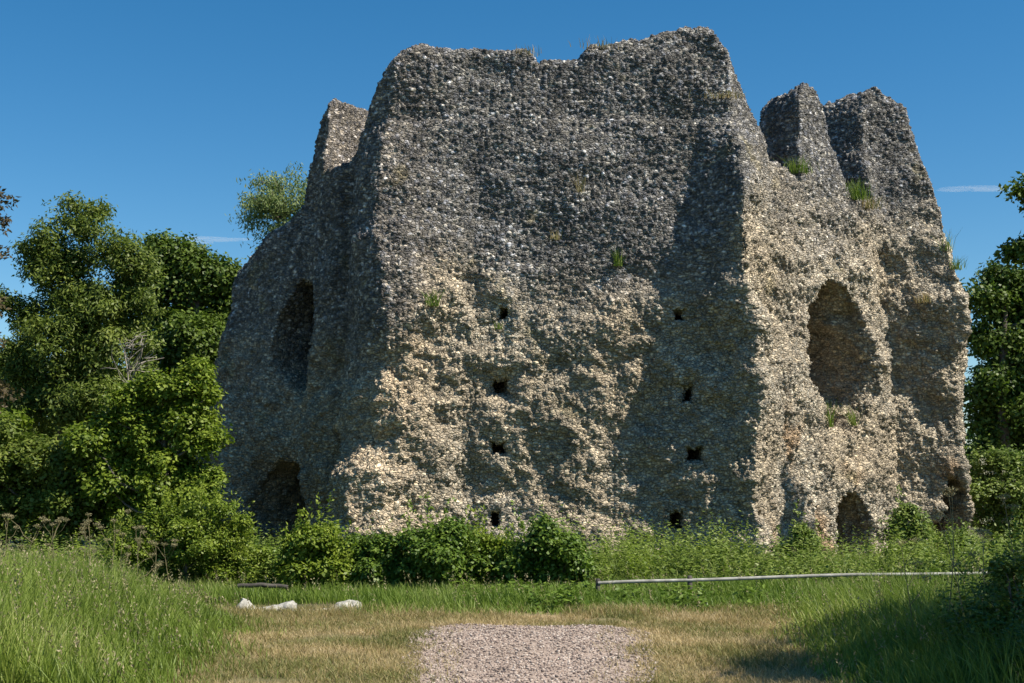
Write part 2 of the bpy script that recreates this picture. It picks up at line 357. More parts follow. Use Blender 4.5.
def keep_part(x0, x1, y0, y1, z0, z1, h):
    xs = np.arange(x0, x1, h, dtype=np.float32); ys = np.arange(y0, y1, h, dtype=np.float32); zs = np.arange(z0, z1, h, dtype=np.float32)
    X, Y = np.meshgrid(xs, ys, indexing='ij')
    lev = np.array([-1, 0, 1.5, 3, 4.5, 6, 7.2, 8.4, 9.2, 9.6, 9.84, 9.96, 10.5, 11.5, 13.0])
    D = np.stack([polysdf(X, Y, section(max(z, 0))) for z in lev]).astype(np.float32)
    dB = polysdf(X, Y, BASE).astype(np.float32)
    th = np.arctan2(X-CX, -(Y-CY))
    P3 = np.stack([X, Y, 0*X], -1)
    th = th+0.012*(fbm(P3, 1.2, 3))
    T = np.interp(th, tt_, zz_).astype(np.float32)+0.25*fbm(P3, 1.5, 3).astype(np.float32)+0.2*fbm(P3, 4.5, 3, 33).astype(np.float32)
    T += 0.15*smooth(-1.6, -0.3, dB)-0.15+0.16
    V = np.empty((len(xs), len(ys), len(zs)), np.float32)
    P3b = P3.copy()
    for k, z in enumerate(zs):
        i = int(np.clip(np.searchsorted(lev, z)-1, 0, len(lev)-2)); f = (z-lev[i])/(lev[i+1]-lev[i])
        d = D[i]*(1-f)+D[i+1]*f
        t = 3.1-(np.where(X < 0, 0.4, 1.5))*float(smooth(8.2, 8.7, z))
        a_, b_ = d, -(dB+t)
        dd = np.maximum(a_, b_)
        tp = (z-T)*0.75
        kk = 0.2; hh = np.clip(0.5+0.5*(dd-tp)/kk, 0, 1)
        s_ = dd*hh+tp*(1-hh)+kk*hh*(1-hh)
        s_ = np.where(tp < -1.5, dd, s_)
        P3b[..., 2] = z
        for (hx, hy, nx, ny, w0, w1, zb, zt, dep, lean) in HOLES:
            if zb-0.3 < z < zt+0.3:
                e = opening(0, hx, hy, nx, ny, w0, w1, zb, zt, X, Y, z, dep, lean)
                e = e+0.12*vnoise(P3b, 2.2)-0.05+0.06*vnoise(P3b, 6.0)
                s_ = np.maximum(s_, -e)
        for (hx, hz, hw, hh2) in PUTW:
            if abs(z-hz) < hh2+h:
                e = np.maximum(np.maximum(np.abs(X-hx)-hw, abs(z-hz)-hh2), Y-29.6)
                s_ = np.maximum(s_, -e)
        V[:, :, k] = s_
    ins = V < 0
    cnt = np.zeros((ins.shape[0]-1, ins.shape[1]-1, ins.shape[2]-1), np.uint8)
    for a in (0, 1):
        for b in (0, 1):
            for c in (0, 1):
                cnt += ins[a:a+cnt.shape[0], b:b+cnt.shape[1], c:c+cnt.shape[2]]
    cells = np.argwhere((cnt > 0) & (cnt < 8)).astype(np.int32); del cnt
    N = len(cells); pos = np.zeros((N, 3), np.float32); num = np.zeros(N, np.float32)
    cx, cy, cz = cells.T
    corner = {(a, b, c): V[cx+a, cy+b, cz+c] for a in (0, 1) for b in (0, 1) for c in (0, 1)}
    for ax in range(3):
        for a in (0, 1):
            for b in (0, 1):
                p0 = [0, 0, 0]; o_ = [k for k in range(3) if k != ax]; p0[o_[0]] = a; p0[o_[1]] = b
                p1 = list(p0); p1[ax] = 1
                v0, v1 = corner[tuple(p0)], corner[tuple(p1)]
                s = (v0 < 0) != (v1 < 0); den = np.where(s, v0-v1, 1); tt = np.where(s, v0/den, 0)
                for k in range(3):
                    pos[:, k] += np.where(s, (tt if k == ax else p0[k]), 0)
                num += s
    pos /= num[:, None]
    verts = (cells+pos)*h+np.array([x0, y0, z0], np.float32)
    del V
    vid = np.full(tuple(s-1 for s in ins.shape), -1, np.int32); vid[cx, cy, cz] = np.arange(N)
    quads = []
    for ax in range(3):
        n = ins.shape
        A = [slice(1, n[k]-1) for k in range(3)]; B = list(A); A[ax] = slice(0, n[ax]-1); B[ax] = slice(1, n[ax])
        e = ins[tuple(A)] != ins[tuple(B)]
        w_ = np.argwhere(e).astype(np.int32); off = np.array([1, 1, 1]); off[ax] = 0; w_ = w_+off
        fl = ins[w_[:, 0], w_[:, 1], w_[:, 2]]
        o1, o2 = [(1, 2), (2, 0), (0, 1)][ax]
        d1 = np.zeros(3, int); d1[o1] = 1; d2 = np.zeros(3, int); d2[o2] = 1
        g_ = lambda c: vid[c[:, 0], c[:, 1], c[:, 2]]
        Q = np.stack([g_(w_-d1-d2), g_(w_-d2), g_(w_), g_(w_-d1)], 1)
        Q = np.where(fl[:, None], Q, Q[:, ::-1]); quads.append(Q)
    quads = np.concatenate(quads); quads = quads[(quads >= 0).all(1)]
    return verts, quads

def finish(verts, quads):
    def normals(v):
        a, b, c, d = (v[quads[:, k]] for k in range(4)); n = np.cross(c-a, d-b)
        out = np.zeros_like(v)
        for k in range(4):
            for ax in range(3): out[:, ax] += np.bincount(quads[:, k], n[:, ax], len(v))
        return out/(np.linalg.norm(out, axis=1, keepdims=True)+1e-9)
    n = normals(verts); z = verts[:, 2]; p = verts.astype(np.float64)
    # where the squared facing is robbed the core stands rough and pale; higher up the coursed flints survive
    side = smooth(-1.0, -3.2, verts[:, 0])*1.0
    right = smooth(4.6, 5.6, verts[:, 0])
    lim = 5.9+2.6*right+1.2*smooth(0.5, -2.0, verts[:, 0])*(1-side)-1.2*side
    core = 1-smooth(-1.3, 1.3, z-lim+3.0*fbm(p, 0.5, 3, 3.0))
    inwall = smooth(28.6, 29.4, verts[:, 1])*(np.abs(verts[:, 0]-1.2) < 3)
    big = fbm(p*[1, 1, 0.8], 0.35, 2, 5.0)
    mid = fbm(p*[1, 1, 1.1], 1.25, 4, 9.0)
    rid = 0.5-np.abs(fbm(p, 1.7, 3, 31.0))*2.4
    wv = lambda sc_, o_: np.stack([fbm(p, sc_, 2, o_), fbm(p, sc_, 2, o_+31), 0.6*fbm(p, sc_, 2, o_+57)], 1)
    verts = verts+(0.42*wv(0.42, 11)+(0.13+0.15*core[:, None])*wv(1.5, 41)).astype(np.float32)*smooth(-0.5, 0.8, z)[:, None].astype(np.float32)
    disp = 0.12*big+(0.05+0.46*core)*mid+0.10*core*rid
    ledge = vnoise(np.stack([p[:, 0]*0.25, p[:, 1]*0.25, z*2.6], 1), 1.0, 70)-0.5
    disp = disp+0.05*ledge*(1-core)
    hole = np.ones(len(p))
    for (hx, hz, hw, hh2) in PUTW:
        hole = np.minimum(hole, smooth(hw+0.03, hw+0.28, np.maximum(np.abs(p[:, 0]-hx), np.abs(z-hz)))+(p[:, 1] > 30))
    disp = disp*hole
    verts = verts+n*disp[:, None].astype(np.float32)
    pj = verts.astype(np.float64)
    pj = pj+0.05*np.stack([vnoise(pj, 6, 2), vnoise(pj, 6, 40), vnoise(pj, 6, 80)], 1)
    F1, F2, h = voronoi(pj, (0.118, 0.118, 0.078))
    G1, G2, h2 = voronoi(pj, (0.30, 0.30, 0.19), 7.7)
    e = smooth(0.02, 0.36, F2-F1)
    st = e*(0.35+0.65*h[:, 0])*(h[:, 3] > 0.08)
    st2 = smooth(0.02, 0.3, G2-G1)*(h2[:, 0] > 0.72)*0.5
    amp = 0.058+0.02*core
    n = normals(verts)
    verts = verts+n*(amp*st+0.05*core*st2)[:, None].astype(np.float32)
    verts = verts+n*(0.022*core*fbm(pj, 11, 2, 4))[:, None].astype(np.float32)
    # colour of each flint, of the mortar between them, and the pale rubble core
    r, r2, r3 = h[:, 1], h[:, 2], h[:, 3]
    val = np.interp(r, [0, 0.35, 0.65, 0.82, 0.93, 1], [0.125, 0.195, 0.27, 0.37, 0.5, 0.68])
    tint = np.stack([1.0+0.08*(r2-0.5), np.ones_like(r), 1.07-0.2*(r2-0.35)], 1)
    flint = val[:, None]*tint
    cval = np.interp(r, [0, 0.2, 0.6, 0.9, 1], [0.27, 0.43, 0.55, 0.66, 0.76])
    warm = smooth(-0.12, 0.18, fbm(p, 0.7, 3, 77))
    cream = cval[:, None]*(np.array([1, 0.91, 0.73])*(1-warm[:, None])+np.array([1.0, 0.84, 0.60])*warm[:, None])
    mort_u = np.array([0.26, 0.245, 0.215]); mort_c = np.array([0.56, 0.47, 0.345])
    cm = core[:, None]
    col = (flint*(1-cm)+cream*cm)*e[:, None]+(mort_u*(1-cm)+mort_c*cm)*(1-e[:, None])
    st_o = (smooth(0.09, 0.22, fbm(p, 0.8, 3, 55))*smooth(4.5, 2.5, z)*right)[:, None]
    col = col*(1-0.6*st_o)+0.6*st_o*np.array([0.42, 0.24, 0.1])*(0.6+0.8*r[:, None])
    lich = (smooth(0.2, 0.3, fbm(p, 1.4, 3, 99))*0.4)[:, None]
    col = col*(1-lich)+lich*np.array([0.3, 0.25, 0.1])
    streak = vnoise(p*[1.6, 1.6, 0.25], 1.0, 21); col = col*(0.80+0.42*streak)[:, None]
    shade_tint = (side*0.6)[:, None]; col = col*(1-shade_tint)+col*shade_tint*np.array([1.2, 1.08, 0.95])  # shade tone painted into the stone colour: shaded left side lifted and warmed
    return verts, np.concatenate([col, core[:, None]], 1)

keep = thing('castle_keep', 'tall ruined octagonal flint castle keep with ragged top standing behind the bushes', 'castle ruin', (CX, CY, -0.3))
va, qa = keep_part(-9.6, 13.2, 26.4, 35.5, -0.9, 12.2, 0.036)
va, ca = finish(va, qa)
cen = va[qa].mean(1); th = np.degrees(np.arctan2(cen[:, 0]-CX, -(cen[:, 1]-CY)))
def wallpart(sel, label):
    u, inv = np.unique(qa[sel], return_inverse=True)
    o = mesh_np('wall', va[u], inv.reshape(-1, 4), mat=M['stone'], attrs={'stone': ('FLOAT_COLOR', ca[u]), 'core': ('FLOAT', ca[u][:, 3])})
    o['label'] = label; local(o, keep)
wallpart((th >= -23.5) & (th < 23), 'broad front wall of flint with rows of small square holes')
wallpart(th >= 23, 'sunlit side wall with arched window and low arch at its foot')
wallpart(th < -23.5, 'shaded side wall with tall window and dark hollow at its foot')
vb, qb = keep_part(-9.6, 13.2, 35.3, 47.6, -0.9, 9.8, 0.08)
vb, cb = finish(vb, qb)
o = mesh_np('wall', vb, qb, mat=M['stone'], attrs={'stone': ('FLOAT_COLOR', cb), 'core': ('FLOAT', cb[:, 3])}); o['label'] = 'lower back walls of the octagon'; local(o, keep)

# ---------------------------------------------------------------- foliage builders
def unit(v): return v/(np.linalg.norm(v, axis=-1, keepdims=True)+1e-9)
def leaves(pos, nrm, L, W, r, droop=0.0, rnd=None, dirs=None):
    n = len(pos)
    d = unit(r.normal(size=(n, 3))) if dirs is None else dirs
    d = unit(d-nrm*(d*nrm).sum(1, keepdims=True)); d = unit(d+np.array([0, 0, -droop]))
    s = unit(np.cross(nrm, d)); L = (L*r.uniform(0.65, 1.25, n))[:, None]; W = (W*r.uniform(0.65, 1.25, n))[:, None]
    up = unit(np.cross(d, s))*L*0.12
    v = np.stack([pos, pos+d*L*0.45+s*W*0.5-up, pos+d*L, pos+d*L*0.45-s*W*0.5-up], 1).reshape(-1, 3)
    q = np.arange(4*n).reshape(n, 4)
    rv = r.random(n) if rnd is None else rnd
    return v, q, np.repeat(np.clip(rv, 0, 1), 4)
def tube(pts, rad, k=6):
    pts = np.asarray(pts, float); n = len(pts); d = unit(np.gradient(pts, axis=0))
    ref = np.where(np.abs(d[:, 2:3]) > 0.9, np.array([[1., 0, 0]]), np.array([[0, 0, 1.]]))
    a = unit(np.cross(d, ref)); b = np.cross(d, a); an = np.arange(k)*2*math.pi/k
    v = pts[:, None]+(a[:, None]*np.cos(an)[None, :, None]+b[:, None]*np.sin(an)[None, :, None])*np.asarray(rad)[:, None, None]
    v = v.reshape(-1, 3); q = []
    for i in range(n-1):
        for j in range(k): q.append((i*k+j, i*k+(j+1) % k, (i+1)*k+(j+1) % k, (i+1)*k+j))
    return v, np.array(q)
class Acc:
    def __init__(s): s.v, s.q, s.r, s.n = [], [], [], 0
    def add(s, v, q, r=None):
        s.v.append(v); s.q.append(q+s.n); s.r.append(np.full(len(v), 0.5) if r is None else r); s.n += len(v)
    def build(s, name, mat, parent=None, smooth_=False):
        o = mesh_np(name, np.concatenate(s.v), np.concatenate(s.q), mat=mat, attrs={'rnd': ('FLOAT', np.concatenate(s.r))}, smooth_=smooth_)
        if parent: local(o, parent)
        return o
def curve(a, b, r, sag=0.12, n=7):
    a, b = np.asarray(a, float), np.asarray(b, float); t = np.linspace(0, 1, n)[:, None]; L = np.linalg.norm(b-a)
    k = r.normal(size=3)*L*sag; k2 = r.normal(size=3)*L*sag*0.5
    return a+(b-a)*t+k*np.sin(t*math.pi)+k2*np.sin(t*2*math.pi)
def tree(name, label, cat, base, blobs, Y, seed, mat, nleaf, L=0.16, W=0.09, clump=0.55, per=70, trunk_r=0.22, depthf=0.9, group=None,
         bark='bark', limbs=16, droop=0.2, upb=0.6, ypos=None, trunk_part='trunk', lean_top=None, hollow=0.55, extra=None):
    """blobs: (px, row, radius px [, aspect]) on the distance plane Y; each becomes a rounded bough mass made of leaf clumps"""
    r = np.random.default_rng(seed); mp = mpp(Y)
    root = thing(name, label, cat, base, group)
    cs, rs = [], []
    for b in blobs:
        c = at(b[0], b[1], Y+(b[4] if len(b) > 4 else r.uniform(-0.8, 0.8)*b[2]*mp*0.8)); R_ = b[2]*mp
        cs.append(c); rs.append(np.array([R_, R_*depthf, R_*(b[3] if len(b) > 3 else 0.85)]))
    for c0, r0 in list(zip(cs, rs)):
        for _ in range(4):
            d_ = unit(r.normal(size=3)); d_[2] = abs(d_[2])*0.8 if r.random() < 0.6 else d_[2]; k_ = r.uniform(0.28, 0.5)
            cs.append(c0+d_*r0*r.uniform(0.8, 1.2)); rs.append(r0*k_)
    for k_ in range(len(blobs)): rs[k_] = rs[k_]*0.85
    cs = np.array(cs); rs = np.array(rs); vol = rs.prod(1)**(2/3); vol /= vol.sum()
    nc = max(6, nleaf//per); bi = r.choice(len(cs), nc, p=vol)
    dirn = unit(r.normal(size=(nc, 3))); rad = hollow+(1.02-hollow)*r.random(nc)**0.7
    cc = cs[bi]+dirn*rad[:, None]*rs[bi]
    gzc = gz(cc[:, 0], cc[:, 1]); cc[:, 2] = np.maximum(cc[:, 2], gzc+0.15)
    out = unit(cc-cs[bi])
    # limbs reach the clumps
    acc = Acc(); top = np.array([cs[:, 0].mean(), cs[:, 1].mean(), cs[:, 2].max()-0.5*rs[:, 2].max()]) if lean_top is None else np.array(lean_top)
    base = np.array(base, float); base[2] -= 0.1
    tp = curve(base, top, r, 0.035, 12); rad_t = trunk_r*np.linspace(1, 0.15, 12); rad_t[0] *= 1.35
    v, q = tube(tp, rad_t, 9); acc.add(v, q)
    for i in r.choice(nc, min(limbs, nc), replace=False):
        k = int(np.clip(np.argmin(np.abs(tp[:, 2]-(cc[i, 2]-0.35*np.linalg.norm((cc[i]-top)[:2])-0.3))), 1, 10))
        v, q = tube(curve(tp[k], cc[i], r, 0.08, 7), trunk_r*0.32*np.linspace(1, 0.12, 7), 5); acc.add(v, q)
        for _ in range(2):
            j = int(r.integers(nc)); 
            if np.linalg.norm(cc[j]-cc[i]) < 1.6*rs.mean():
                v, q = tube(curve(cc[i]*0.5+tp[k]*0.5, cc[j], r, 0.1, 6), trunk_r*0.14*np.linspace(1, 0.15, 6), 4); acc.add(v, q)
    acc.build(trunk_part, M[bark], root, True)
    n = nleaf; ci = r.integers(nc, size=n); csz = clump*r.uniform(0.6, 1.3, nc)
    g_ = r.normal(size=(n, 3)); g_ = g_/np.linalg.norm(g_, axis=1, keepdims=True)*(r.random(n)**0.45)[:, None]
    pos = cc[ci]+g_*csz[ci][:, None]*np.array([1, 1, 0.75])
    pos[:, 2] = np.maximum(pos[:, 2], gz(pos[:, 0], pos[:, 1])+0.03)
    nrm = unit(0.5*out[ci]+0.35*g_+upb*np.array([0, 0, 1])+0.55*r.normal(size=(n, 3)))
    cr = r.random(nc)
    v, q, rn = leaves(pos, nrm, L, W, r, droop, 0.5*r.random(n)+0.5*cr[ci])
    ca_ = Acc(); ca_.add(v, q, rn)
    for e_ in (extra or []): ca_.add(*e_)
    ca_.build('crown', M[mat], root)
    return root
def gp(px, Y): x = at(px, 500, Y)[0]; return (x, Y, float(gz(x, Y)))

# ---------------------------------------------------------------- trees, left
tree('ash_tree', 'tall airy ash tree rising highest at the left edge', 'tree', gp(72, 38),
     [(72, 204, 9), (48, 222, 8), (96, 214, 9), (30, 245, 9), (84, 225, 9), (72, 222, 14), (50, 240, 17), (98, 232, 16), (38, 262, 20), (78, 262, 24), (112, 262, 20), (128, 285, 20), (62, 300, 34), (100, 305, 34), (30, 325, 26),
      (20, 365, 26), (62, 350, 40), (110, 350, 34), (40, 400, 40), (85, 400, 44), (128, 330, 16), (10, 410, 30), (120, 395, 30), (128, 250, 18), (140, 268, 16), (140, 305, 18), (0, 300, 18), (135, 430, 24), (75, 300, 26), (72, 330, 26), (80, 370, 30), (72, 410, 30), (60, 280, 20), (95, 340, 26)],
     38, 21, 'leaf_ash', 92000, 0.15, 0.055, 0.42, 55, 0.075, limbs=40, droop=0.5, bark='bark', hollow=0.2)
tree('maple_tree', 'dense dark green maple tree close beside the shaded wall', 'tree', gp(195, 46),
     [(160, 254, 16), (182, 262, 20), (205, 272, 22), (228, 284, 14), (172, 290, 30), (210, 305, 32), (225, 330, 22), (165, 330, 34), (196, 345, 36), (222, 365, 24), (165, 385, 34), (200, 400, 36), (240, 345, 14)],
     46, 22, 'leaf_dark', 60000, 0.16, 0.12, 0.6, 80, 0.3, limbs=24, hollow=0.5)
tree('willow_tree', 'pale feathery tree showing above the sloping shoulder of the keep', 'tree', gp(282, 62),
     [(275, 188, 16), (294, 184, 16), (262, 205, 20), (288, 210, 22), (252, 222, 12), (268, 232, 17), (290, 235, 18), (305, 200, 16), (300, 230, 20), (285, 262, 26), (285, 300, 30)],
     62, 23, 'leaf_pale', 15000, 0.24, 0.06, 0.75, 40, 0.3, limbs=30, droop=0.9, hollow=0.2)
tree('sycamore_tree', 'bright green leafy young tree between the maple and the grassy bank', 'tree', gp(170, 26.5),
     [(192, 376, 18), (168, 390, 22), (206, 394, 12), (136, 402, 18), (186, 420, 27), (140, 432, 30), (100, 447, 30), (204, 440, 15), (162, 467, 32), (192, 478, 20), (112, 482, 30), (176, 500, 24), (130, 510, 28)],
     26.5, 24, 'leaf_bright', 60000, 0.10, 0.065, 0.27, 70, 0.12, limbs=24, hollow=0.5, upb=0.9)
tree('hazel_shrub', 'dark leafy shrub below the tall ash at the left edge', 'shrub', gp(40, 27.5),
     [(15, 460, 36), (60, 465, 36), (95, 480, 30), (30, 500, 36), (75, 510, 30), (-30, 470, 40), (-40, 520, 40), (110, 520, 26), (0, 520, 34), (50, 530, 26)],
     27.5, 25, 'leaf_ash', 44000, 0.10, 0.07, 0.3, 70, 0.1, limbs=20, hollow=0.5, upb=0.9)
tree('roadside_tree', 'thin bronze leaved twigs reaching in at the left edge against the sky', 'tree', gp(-50, 26),
     [(-6, 204, 14), (-25, 220, 26), (-45, 260, 40), (-3, 255, 5), (-60, 300, 50), (-12, 300, 17), (-8, 340, 14), (-50, 380, 50), (-90, 330, 60)],
     26, 26, 'leaf_brown', 13000, 0.12, 0.06, 0.28, 50, 0.2, limbs=30, hollow=0.2)
tree('lime_sapling', 'light green rounded sapling cut off by the left edge', 'tree', gp(-12, 30),
     [(-6, 425, 22), (-14, 450, 30), (-30, 440, 30), (-10, 480, 26)], 30, 27, 'leaf_bright', 9000, 0.11, 0.08, 0.35, 70, 0.08, hollow=0.4)
tree('lime_tree', 'rounded mid green tree filling the gap low behind the tall ash', 'tree', gp(30, 43),
     [(10, 370, 30), (45, 385, 34), (85, 395, 34), (125, 385, 26), (20, 420, 36), (70, 430, 36), (115, 430, 30), (-20, 400, 36), (40, 460, 36), (100, 465, 36), (145, 420, 26)],
     43, 28, 'leaf_ash', 45000, 0.15, 0.1, 0.5, 80, 0.2, limbs=16)
# a leafless twiggy tree in the gap
def bare_tree():
    r = np.random.default_rng(31); b = gp(140, 35.5); root = thing('bare_tree', 'small leafless pale tree with spreading twigs in the gap between green trees', 'tree', b)
    top = at(124, 350, 35.5); acc = Acc(); pts = curve(b, top, r, 0.07, 10); v, q = tube(pts, np.linspace(0.03, 0.018, 10), 7); acc.add(v, q)
    ends = [(148, 343), (142, 352), (152, 350), (134, 345), (146, 338), (124, 335), (112, 345), (118, 338), (138, 333)]
    for px, row in ends:
        e = at(px, row, 34.5+r.uniform(-0.5, 0.5)); k = r.integers(5, 10); c = curve(pts[k], e, r, 0.08, 7); v, q = tube(c, np.linspace(0.02, 0.006, 7), 5); acc.add(v, q)
        for _ in range(4):
            s = c[r.integers(2, 6)]; v, q = tube(curve(s, s+np.array([r.uniform(-0.2, 0.6)*(1 if px > 112 else -1), r.normal()*0.2, r.uniform(0.0, 0.5)]), r, 0.08, 5), np.linspace(0.013, 0.005, 5), 4); acc.add(v, q)
    acc.build('trunk', M['pale_bark'], root, True)
bare_tree()
# ---------------------------------------------------------------- trees, right
tree('oak_tree', 'dense green oak tree standing beyond the right-hand spur of the keep', 'tree', gp(1005, 47),
     [(1000, 282, 16), (1018, 275, 16), (985, 300, 14), (1008, 310, 24), (1030, 300, 30), (985, 335, 20), (1010, 350, 28), (1040, 350, 40), (990, 385, 26), (1020, 400, 30), (985, 425, 24), (1015, 440, 30), (1050, 420, 40), (1000, 460, 26)],
     47, 41, 'leaf_dark', 60000, 0.17, 0.12, 0.6, 80, 0.3, limbs=24, hollow=0.5)
tree('poplar_tree', 'dark twigs of a nearer tree reaching in at the right edge', 'tree', gp(1110, 27),
     [(1022, 185, 7), (1040, 200, 20), (1018, 226, 6), (1016, 252, 12, 0.4), (1035, 250, 20), (1008, 258, 8, 0.4), (1075, 240, 26), (1100, 320, 30), (1090, 200, 30)],
     27, 42, 'leaf_dark', 14000, 0.12, 0.08, 0.28, 60, 0.2, limbs=30, hollow=0.2)
el = tree('elder_bush', 'yellowish elder bush with cream flowers beside the right-hand spur', 'bush', gp(1005, 35),
     [(990, 470, 18), (1012, 465, 20), (1000, 495, 24), (985, 510, 16), (1020, 500, 24), (1000, 530, 24), (1035, 490, 30), (1030, 530, 26)],
     35, 43, 'leaf_nettle', 22000, 0.11, 0.07, 0.4, 80, 0.08, limbs=14, hollow=0.6, upb=0.9)
r = np.random.default_rng(44); acc = Acc()
for k in range(30):
    c = at(r.uniform(978, 1040), r.uniform(455, 525), 35-r.uniform(0.5, 1.0)); n = 26
    pos = c+r.normal(size=(n, 3))*np.array([0.05, 0.05, 0.03]); v, q, rn = leaves(pos, unit(np.array([0, -0.3, 1])+0.6*r.normal(size=(n, 3))), 0.03, 0.026, r); acc.add(v, q, rn)
acc.build('flowers', M['flower'], el)['kind'] = 'stuff'
# tree out of frame on the right that shades the corner, and the far woodland
tree('plum_tree', 'spreading tree outside the right edge whose shade falls on the long grass', 'tree', (8.4, 9.4, 0),
     [(0, 0, 1)], 10, 45, 'leaf_dark', 10, ) if False else None
def world_tree(name, label, base, blobs, seed, mat, nleaf, L, W, clump):
    r = np.random.default_rng(seed); root = thing(name, label, 'tree', base); acc = Acc(); base = np.array(base, float)
    tp = curve(base-[0, 0, 0.1], base+[0, 0, max(b[2] for b in blobs)-base[2]], r, 0.03, 10); v, q = tube(tp, np.linspace(0.2, 0.05, 10), 8); acc.add(v, q)
    P, Nn, rr = [], [], []
    for b in blobs:
        c = np.array(b[:3]); v, q = tube(curve(tp[5], c, r, 0.08, 6), np.linspace(0.07, 0.02, 6), 5); acc.add(v, q)
        nc = nleaf//len(blobs)//60; d = unit(r.normal(size=(nc, 3))); cc = c+d*b[3]*(0.4+0.6*r.random((nc, 1))**0.7)
        ci = r.integers(nc, size=nc*60); g_ = unit(r.normal(size=(nc*60, 3)))*r.random((nc*60, 1))**0.5
        P.append(cc[ci]+g_*clump); Nn.append(unit(0.5*d[ci]+[0, 0, .6]+0.5*r.normal(size=(nc*60, 3)))); rr.append(r.random(nc*60))
    acc.build('trunk', M['bark'], root, True)
    v, q, rn = leaves(np.concatenate(P), np.concatenate(Nn), L, W, r, 0.2, np.concatenate(rr))
    local(mesh_np('crown', v, q, mat=M[mat], attrs={'rnd': ('FLOAT', rn)}), root)
world_tree('plum_tree', 'spreading leafy tree just outside the right edge shading the long grass', (7.0, 9.3, 0),
           [(6.55, 9.5, 4.6, 1.5), (7.85, 10.2, 5.4, 1.6), (7.35, 8.4, 4.4, 1.6), (8.75, 11.8, 4.6, 1.6), (8.55, 9.5, 6.2, 1.5), (5.75, 8.3, 3.9, 1.1), (7.45, 12.2, 4.4, 1.3)], 46, 'leaf_dark', 26000, 0.11, 0.07, 0.32)
r = np.random.default_rng(47); nc = 900; an = r.uniform(R(-64), R(64), nc)      # far wood behind everything
dist = r.uniform(72, 95, nc); hgt = r.uniform(0, 1, nc)**0.8*(4.2+1.5*vnoise(np.stack([an*9, an*0, an*0], 1)))
cc = np.stack([np.sin(an)*dist, np.cos(an)*dist, hgt], 1); n = 90000; ci = r.integers(nc, size=n)
pos = cc[ci]+r.normal(size=(n, 3))*[1.1, 1.1, 0.8]; pos[:, 2] = np.abs(pos[:, 2])-0.2
v, q, rn = leaves(pos, unit(r.normal(size=(n, 3))+[0, -0.3, 0.8]), 0.45, 0.36, r)
tag(mesh_np('woodland', v, q, mat=M['leaf_dark'], attrs={'rnd': ('FLOAT', rn)}), 'far dark green wood seen between and beyond the nearer trees', 'woodland', kind='stuff')

# ---------------------------------------------------------------- shrubs along the foot of the keep
def bush(name, label, cat, px, Y, blobs, seed, mat, n, L, W, clump=0.16, group=None, shoots=0, upb=0.8):
    ex = []; r = np.random.default_rng(seed+500)
    for _ in range(shoots):
        b = blobs[r.integers(len(blobs))]; c = at(b[0]+r.uniform(-1, 1)*b[2]*0.9, b[1]-b[2]*r.uniform(0.2, 0.8), Y+r.uniform(-0.4, 0.4)*b[2]*mpp(Y))
        hl = r.uniform(0.25, 0.55); m_ = 26; tt = r.random(m_)
        tip = np.array([r.normal()*0.12, r.normal()*0.12, hl]); pos = c+tt[:, None]*tip+r.normal(size=(m_, 3))*0.02
        d = unit(np.stack([r.normal(size=m_), r.normal(size=m_), 0.8+0*tt], 1)); ex.append(leaves(pos, unit(r.normal(size=(m_, 3))+[0, -0.3, 0.6]), L*0.9, W*0.8, r, rnd=0.6+0.4*r.random(m_), dirs=d))
    return tree(name, label, cat, gp(px, Y), blobs, Y, seed, mat, n, L, W, clump, 45, 0.03, 0.9, group, 'bark', 10, 0.2, upb, trunk_part='stem', hollow=0.45, extra=ex)
bush('buddleia_bush', 'bright lime green bushy shrub with upright shoots in front of the shaded wall', 'bush', 190, 20.5,
     [(205, 512, 18), (182, 520, 20), (226, 535, 20), (158, 530, 18), (195, 545, 28), (238, 558, 20), (170, 565, 24), (215, 575, 24), (140, 555, 16), (120, 545, 14), (248, 580, 14)], 61, 'leaf_bright', 30000, 0.06, 0.03, 0.15, shoots=110)
BR = [(268, 21.0, [(268, 560, 16), (255, 575, 16), (285, 578, 16)], 'leaf_bramble', 'low bramble bush between the lime green shrub and the pale stones', 9000, 10),
      (315, 19.9, [(300, 552, 14), (325, 545, 16), (312, 570, 22), (335, 575, 16), (292, 575, 14)], 'leaf_bright', 'pointed bush with bright shoots in front of the dark hollow', 14000, 40),
      (372, 20.2, [(365, 552, 18), (385, 548, 16), (372, 572, 22), (395, 572, 18), (350, 574, 16)], 'leaf_bramble', 'glossy bramble bush below the left corner of the front wall', 14000, 12),
      (437, 19.9, [(425, 545, 16), (450, 540, 17), (437, 565, 22), (460, 568, 18), (415, 570, 16)], 'leaf_bramble', 'tall bramble bush with a bright top below the first column of wall holes', 14000, 20),
      (490, 20.2, [(480, 545, 16), (500, 550, 14), (490, 568, 20), (508, 572, 16), (472, 572, 16)], 'leaf_bright', 'leafy green bush directly under the lowest left wall hole', 12000, 16),
      (548, 19.8, [(540, 550, 20), (562, 552, 18), (530, 562, 20), (555, 570, 24), (575, 572, 14), (518, 575, 14)], 'leaf_bramble', 'rounded dark elder-leaved bush at the right end of the bramble row', 16000, 8)]
for k, (px, Y, bl, mt, lab, n, sh) in enumerate(BR):
    bush('bramble_bush', lab, 'bush', px, Y, [(b_[0], b_[1]-1+(5 if k % 2 == 0 else -2), b_[2]*(1.0 if k % 2 == 0 else 1.1)) for b_ in bl], 70+k, mt, int(n*1.4), 0.07, 0.045, 0.16, 'bushes along the foot of the keep', sh)
